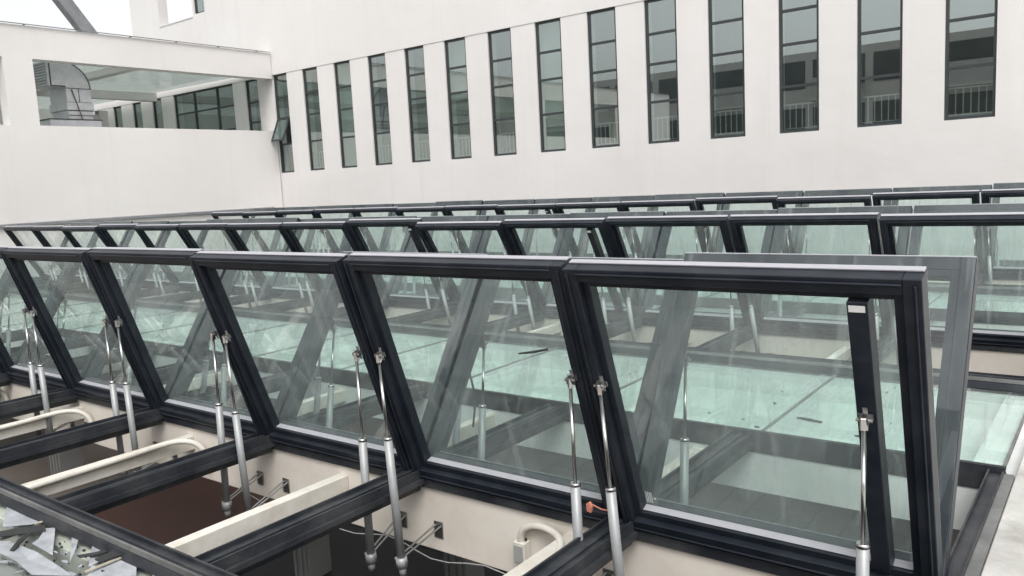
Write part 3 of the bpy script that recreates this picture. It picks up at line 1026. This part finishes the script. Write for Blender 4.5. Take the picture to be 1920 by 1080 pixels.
dl(m).build('louvre', M['galv'], duct)
zf = zb - 0.35
m = MB(); m.box(-DW - 0.03, 0.03, dyr - 0.03, dy1 + 0.03, zf - 0.18, zf - 0.001); dl(m).build('collar', M['galv'], duct, 0.006)
m = MB(); m.box(-DW - 0.0, 0.0, dyr, dy1, zf - 0.42, zf - 0.181); dl(m).build('riser', M['galv'], duct)
m = MB(); m.box(-DW - 0.1, 0.14, dyr - 0.5, dy1 + 0.12, 2.552, zf - 0.421); dl(m).build('base_box', M['galv'], duct, 0.008)
m = MB(); m.box(-DW - 0.12, 0.16, dyr - 0.52, dy1 + 0.14, zf - 0.4205, zf - 0.40); dl(m).build('base_flange', M['duct_dark'], duct)
m = MB()
for zz in (zb - 0.02, zf + 0.002, zf - 0.19, zf - 0.30):
    m.tube([(0.008, dyr, zz), (0.008, dy1, zz)], 0.009, 6)
m.tube([(0.008, (dyr + dy1) / 2, zb), (0.008, (dyr + dy1) / 2, zf)], 0.006, 6)
dl(m).build('seam', M['duct_dark'], duct)
m = MB(); m.tube([(0.02, dyr + 0.12, zb - 0.05), (0.03, dyr + 0.17, zb - 0.25), (0.05, dyr + 0.27, zf - 0.3), (0.15, dyr + 0.34, 2.9)], 0.012, 6)
dl(m).build('cable', M['duct_dark'], duct)
m = MB(); m.box(-0.3, -0.1, dy1 + 0.2, dy1 + 0.42, 2.552, 3.72); m.box(-0.28, -0.12, dy1 + 0.02, dy1 + 0.2, 3.5, 3.62)
dl(m).build('side_pipe_box', M['column'], duct)

# leaning steel beam on the roof of the terrace block
pa, pb = at(163, 60, (-22.5, 0, 0), (1, 0, 0)), at(112, -6, (-22.5, 0, 0), (1, 0, 0))
d = (pb - pa).normalized()
p0, p1 = pa - d * 0.55, pb + d * 4.0
side = Vector((1, 0, 0))
up2 = side.cross(d).normalized()
m = MB()
vv = []
for p in (p0, p1):
    for sx, sy in ((-1, -1), (1, -1), (1, 1), (-1, 1)):
        vv.append(p + side * 0.14 * sx + up2 * 0.17 * sy)
m.add(vv, [(0, 1, 2, 3), (7, 6, 5, 4), (0, 4, 5, 1), (1, 5, 6, 2), (2, 6, 7, 3), (3, 7, 4, 0)])
o = m.build('leaning_steel_beam', M['beam_dark'], None, 0.01)
tag(o, 'dark grey steel beam leaning above the terrace parapet against the sky', 'steel beam')

# ------------------------------------------------------------------ litter and modelled sky glints on the glass, small things
ZL = Z_GLASS + 0.004


def scrap(name, pts, mat, label, cat, group, z=ZL, th=0.003, curl=0.0):
    P = [atz(px, py, z) for px, py in pts]
    c = sum((Vector(p) for p in P), Vector()) / len(P)
    n = len(P)
    v, f = [], []
    rnd = random.Random(hash(label) % 1000 if False else len(label) * 7 + n)
    lift = [rnd.uniform(0, curl) for _ in P]
    for i, p in enumerate(P):
        v.append((p.x - c.x, p.y - c.y, lift[i]))
    v.append((0, 0, 0.0))
    for i, p in enumerate(P):
        v.append((p.x - c.x, p.y - c.y, lift[i] + th))
    v.append((0, 0, th))
    for i in range(n):
        j = (i + 1) % n
        f += [(i, n, j), (i + n + 1, j + n + 1, 2 * n + 1), (i, j, j + n + 1, i + n + 1)]
    m = MB().add(v, f)
    o = m.build(name, mat)
    o.location = (c.x, c.y, z)
    return tag(o, label, cat, group)


G = 'torn scraps and sky glints on the near glass strip'  # pale polygons: film litter plus sky reflections modelled as flat pieces
scrap('film_and_sky_glint', [(14, 945), (66, 958), (88, 980), (55, 985), (5, 990)], M['film'], 'large white film scrap lying at the left edge of the glass strip', 'film scrap', G, curl=0.006)
scrap('film_and_sky_glint', [(86, 992), (104, 992), (99, 1044), (60, 1021), (72, 1014)], M['film'], 'jagged white film scrap pointing left beside black rubber strips', 'film scrap', G, z=ZL + 0.004, curl=0.008)
scrap('film_and_sky_glint', [(135, 1005), (149, 1006), (143, 1030), (131, 1058)], M['film'], 'narrow upright sliver of pale film', 'film scrap', G, curl=0.005)
scrap('film_and_sky_glint', [(0, 1024), (28, 1020), (70, 1040), (118, 1070), (135, 1082), (60, 1082), (30, 1056), (0, 1040)], M['film'], 'long bluish white film sheet along the bottom left corner', 'film scrap', G, z=ZL + 0.008, curl=0.012)
scrap('film_and_sky_glint', [(176, 1020), (215, 1036), (196, 1050), (166, 1064), (170, 1040)], M['film'], 'crumpled pale film scrap under thin dark slivers', 'film scrap', G, curl=0.01)
scrap('film_and_sky_glint', [(200, 1056), (256, 1044), (256, 1082), (160, 1082)], M['film'], 'pale greenish film sheet at the bottom edge beside the curb', 'film scrap', G, curl=0.004)
scrap('film_and_sky_glint', [(288, 1070), (318, 1082), (286, 1084)], M['film'], 'small white film corner near the front curb', 'film scrap', G, curl=0.004)
scrap('rubber_strip', [(0, 998), (40, 992), (84, 985), (86, 998), (54, 1004), (0, 1010)], M['rubber'], 'broad black rubber strip between the white scraps at the left', 'rubber strip', 'black rubber strips', z=ZL + 0.006, th=0.005, curl=0.008)
scrap('rubber_strip', [(18, 1034), (36, 1016), (56, 1002), (59, 1005), (40, 1022), (26, 1036)], M['rubber'], 'thin slanting black rubber strip over the long film sheet', 'rubber strip', 'black rubber strips', z=ZL + 0.012, th=0.005, curl=0.012)
scrap('rubber_strip', [(144, 1044), (180, 1038), (210, 1030), (212, 1034), (182, 1044), (150, 1048)], M['rubber'], 'thin black rubber strip across the crumpled scrap', 'rubber strip', 'black rubber strips', z=ZL + 0.010, th=0.004, curl=0.01)
scrap('rubber_strip', [(178, 1052), (216, 1036), (236, 1034), (232, 1042), (190, 1056)], M['rubber'], 'short black rubber strip near the front curb', 'rubber strip', 'black rubber strips', z=ZL + 0.02, th=0.006, curl=0.008)
scrap('batten', [(64, 982), (104, 971), (104.5, 973), (65, 984)], M['wood'], 'thin pale batten pointing at the front curb', 'batten', 'thin battens', z=ZL + 0.012, th=0.005)
scrap('batten', [(158, 1073), (247, 1037), (249, 1039), (161, 1075)], M['wood'], 'long thin pale batten lying along the glass strip', 'batten', 'thin battens', z=ZL + 0.012, th=0.006)
# small torn flakes between the larger scraps
rnd = random.Random(21)
m = MB()
for i in range(90):
    px, py = rnd.uniform(0, 330), rnd.uniform(935, 1078)
    p = atz(px, py, ZL)
    if p.y > yn1 - 0.09:
        continue
    a = rnd.uniform(0, 6.28)
    r = rnd.uniform(0.012, 0.055)
    e = rnd.uniform(0.15, 0.5)
    q = []
    for t in (0.0, 1.0, 2.2, 3.4, 4.8):
        u_, v_ = r * rnd.uniform(.6, 1.2) * math.cos(t), r * e * rnd.uniform(.5, 1.2) * math.sin(t)
        q.append((p.x + u_ * math.cos(a) - v_ * math.sin(a), p.y + u_ * math.sin(a) + v_ * math.cos(a)))
    m.prism(q, ZL - 0.003, ZL + rnd.uniform(0.0005, 0.004), 'z')
o = m.build('film_flakes', M['film'])
o['kind'] = 'stuff'; o['label'] = 'small torn film flakes between the larger scraps'; o['category'] = 'debris'
# small dark bits scattered over the glass strip
rnd = random.Random(5)
m = MB()
for i in range(90):
    px, py = rnd.uniform(0, 330), rnd.uniform(930, 1078)
    p = atz(px, py, ZL)
    if p.y > yn1 - 0.06:
        continue
    r = rnd.uniform(0.003, 0.012)
    a = rnd.uniform(0, 6.28)
    q = [(p.x + r * rnd.uniform(.5, 1.6) * math.cos(a + t), p.y + r * rnd.uniform(.3, 1) * math.sin(a + t)) for t in (0, 1.4, 2.9, 4.4)]
    m.prism(q, ZL - 0.003, ZL + rnd.uniform(0.002, 0.006), 'z')
o = m.build('debris_bits', M['rubber'])
o['kind'] = 'stuff'; o['label'] = 'small dark crumbs scattered over the near glass strip'; o['category'] = 'debris'

# wooden wedge on the nearest hinge rail and the orange tape round an actuator
p = atz(1108, 914, 0.02)
o = MB().prism([(0, 0), (0.075, 0.004), (0.07, 0.012), (0.02, 0.022), (0.004, 0.02)], 0, 0.012, 'z').build('wooden_wedge', M['wood'])
o.location = (p.x - 0.03, 3.09, 0.013)
tag(o, 'small pale wooden chip lying on the nearest hinge rail', 'wooden chip')
a1 = [a for a in act_specs if a[0] == 'R1' and a[1] == 0 and not a[2]][0]
bz = Vector(a1[3]) + (Vector(a1[4]) - Vector(a1[3])) * 0.50
m = MB()
m.tube([(bz.x - 0.02, bz.y, bz.z), (bz.x - 0.06, bz.y + 0.01, bz.z - 0.006), (bz.x - 0.11, bz.y + 0.015, bz.z + 0.004)], 0.004, 6)
m.prism([(bz.x - 0.132, bz.z - 0.03), (bz.x - 0.112, bz.z - 0.034), (bz.x - 0.104, bz.z - 0.004), (bz.x - 0.118, bz.z + 0.014), (bz.x - 0.136, bz.z + 0.002)], bz.y + 0.008, bz.y + 0.022, 'y')
o = m.build('orange_tape_tie', M['tape'], None, 0.002)
tag(o, 'orange tape tie knotted between the two actuators at the last joint', 'tape')
# black strip stuck on the third glass sash from the right end
th_ = rad(71.5 + 0.6)
nrm = Vector((0, math.sin(th_), math.cos(th_)))
pq = Vector((0, 3.04, ZH)) + nrm * 0.076
P3 = [at(px, py, pq, nrm) for px, py in ((973, 663), (1000, 660), (1027, 655))]
o = MB().tube(P3, [0.004, 0.006, 0.005], 6).build('rubber_strip', M['rubber'])
tag(o, 'short black rubber strip stuck to the second sash of the nearest row', 'rubber strip', 'black rubber strips')
P3 = [at(px, py, (0, 3.62, 0), (0, 1, 0)) for px, py in ((862, 645), (878, 690), (888, 730), (890, 770), (887, 800))]
o = MB().tube(P3, 0.007, 6).build('hanging_cable', M['rubber'], None, 0, True)
tag(o, 'black cable hanging behind the second sash of the nearest row', 'cable')
rnd = random.Random(11)
m = MB()
for i in range(26):
    px, py = rnd.uniform(900, 1850), rnd.uniform(690, 840)
    p = atz(px, py, ZL)
    if not (4.62 < p.y < 6.3):
        continue
    r = rnd.uniform(0.003, 0.010)
    a = rnd.uniform(0, 6.28)
    q = [(p.x + r * rnd.uniform(.5, 2.2) * math.cos(a + t), p.y + r * rnd.uniform(.3, 1) * math.sin(a + t)) for t in (0, 1.4, 2.9, 4.4)]
    m.prism(q, ZL - 0.003, ZL + rnd.uniform(0.002, 0.006), 'z')
for px, py in ((1508, 786), (1526, 790), (1619, 820)):
    p = atz(px, py, ZL)
    m.prism([(p.x - 0.05, p.y), (p.x + 0.045, p.y - 0.012), (p.x + 0.05, p.y + 0.01), (p.x - 0.03, p.y + 0.02)], ZL - 0.003, ZL + 0.006, 'z')
o = m.build('debris_bits', M['rubber'])
o['kind'] = 'stuff'; o['label'] = 'small dark crumbs on the fixed glass behind the nearest sashes'; o['category'] = 'debris'

# ------------------------------------------------------------------ the building behind the viewer (shows in the window reflections)
opp = thing('opposite_building', 'white building across the roof, seen as reflections in the tall windows', 'building', (0, -24, 0))
m = MB()
m.box(-75, 40, -6, 0, -3.9, 8.6)
m.build('wall', M['wall'], opp)
win_me = MB().box(-1.55, 1.55, 0.001, 0.06, 0, 1.7).mesh('window', M['dark_pane'])
scr_me = MB()
for i in range(12):
    for j in range(5):
        scr_me.box(-1.45 + i * 0.25, -1.45 + i * 0.25 + 0.17, 0.5, 0.53, j * 0.25, j * 0.25 + 0.17)
scr_me.box(-1.5, 1.5, 0.535, 0.56, 0, 1.25)
scr_me = scr_me.mesh('screen', M['screen'])
bal = MB().box(-1.6, 1.6, 0.001, 0.6, -0.15, 0).mesh('balcony_slab', M['wall'])
band = MB().box(-75, 40, 0.061, 0.075, 0, 1.4).mesh('window_band', M['dark_pane'])
for fl_ in range(3):
    z = 0.1 + fl_ * 2.9
    for i in range(30):
        x = -70 + i * 3.6
        link('window', win_me, opp, (x, 0, z + 0.5))
        if fl_ in (1, 2) and i % 2:
            link('screen', scr_me, opp, (x, 0, z - 0.2))
            link('balcony_slab', bal, opp, (x, 0, z - 0.2))
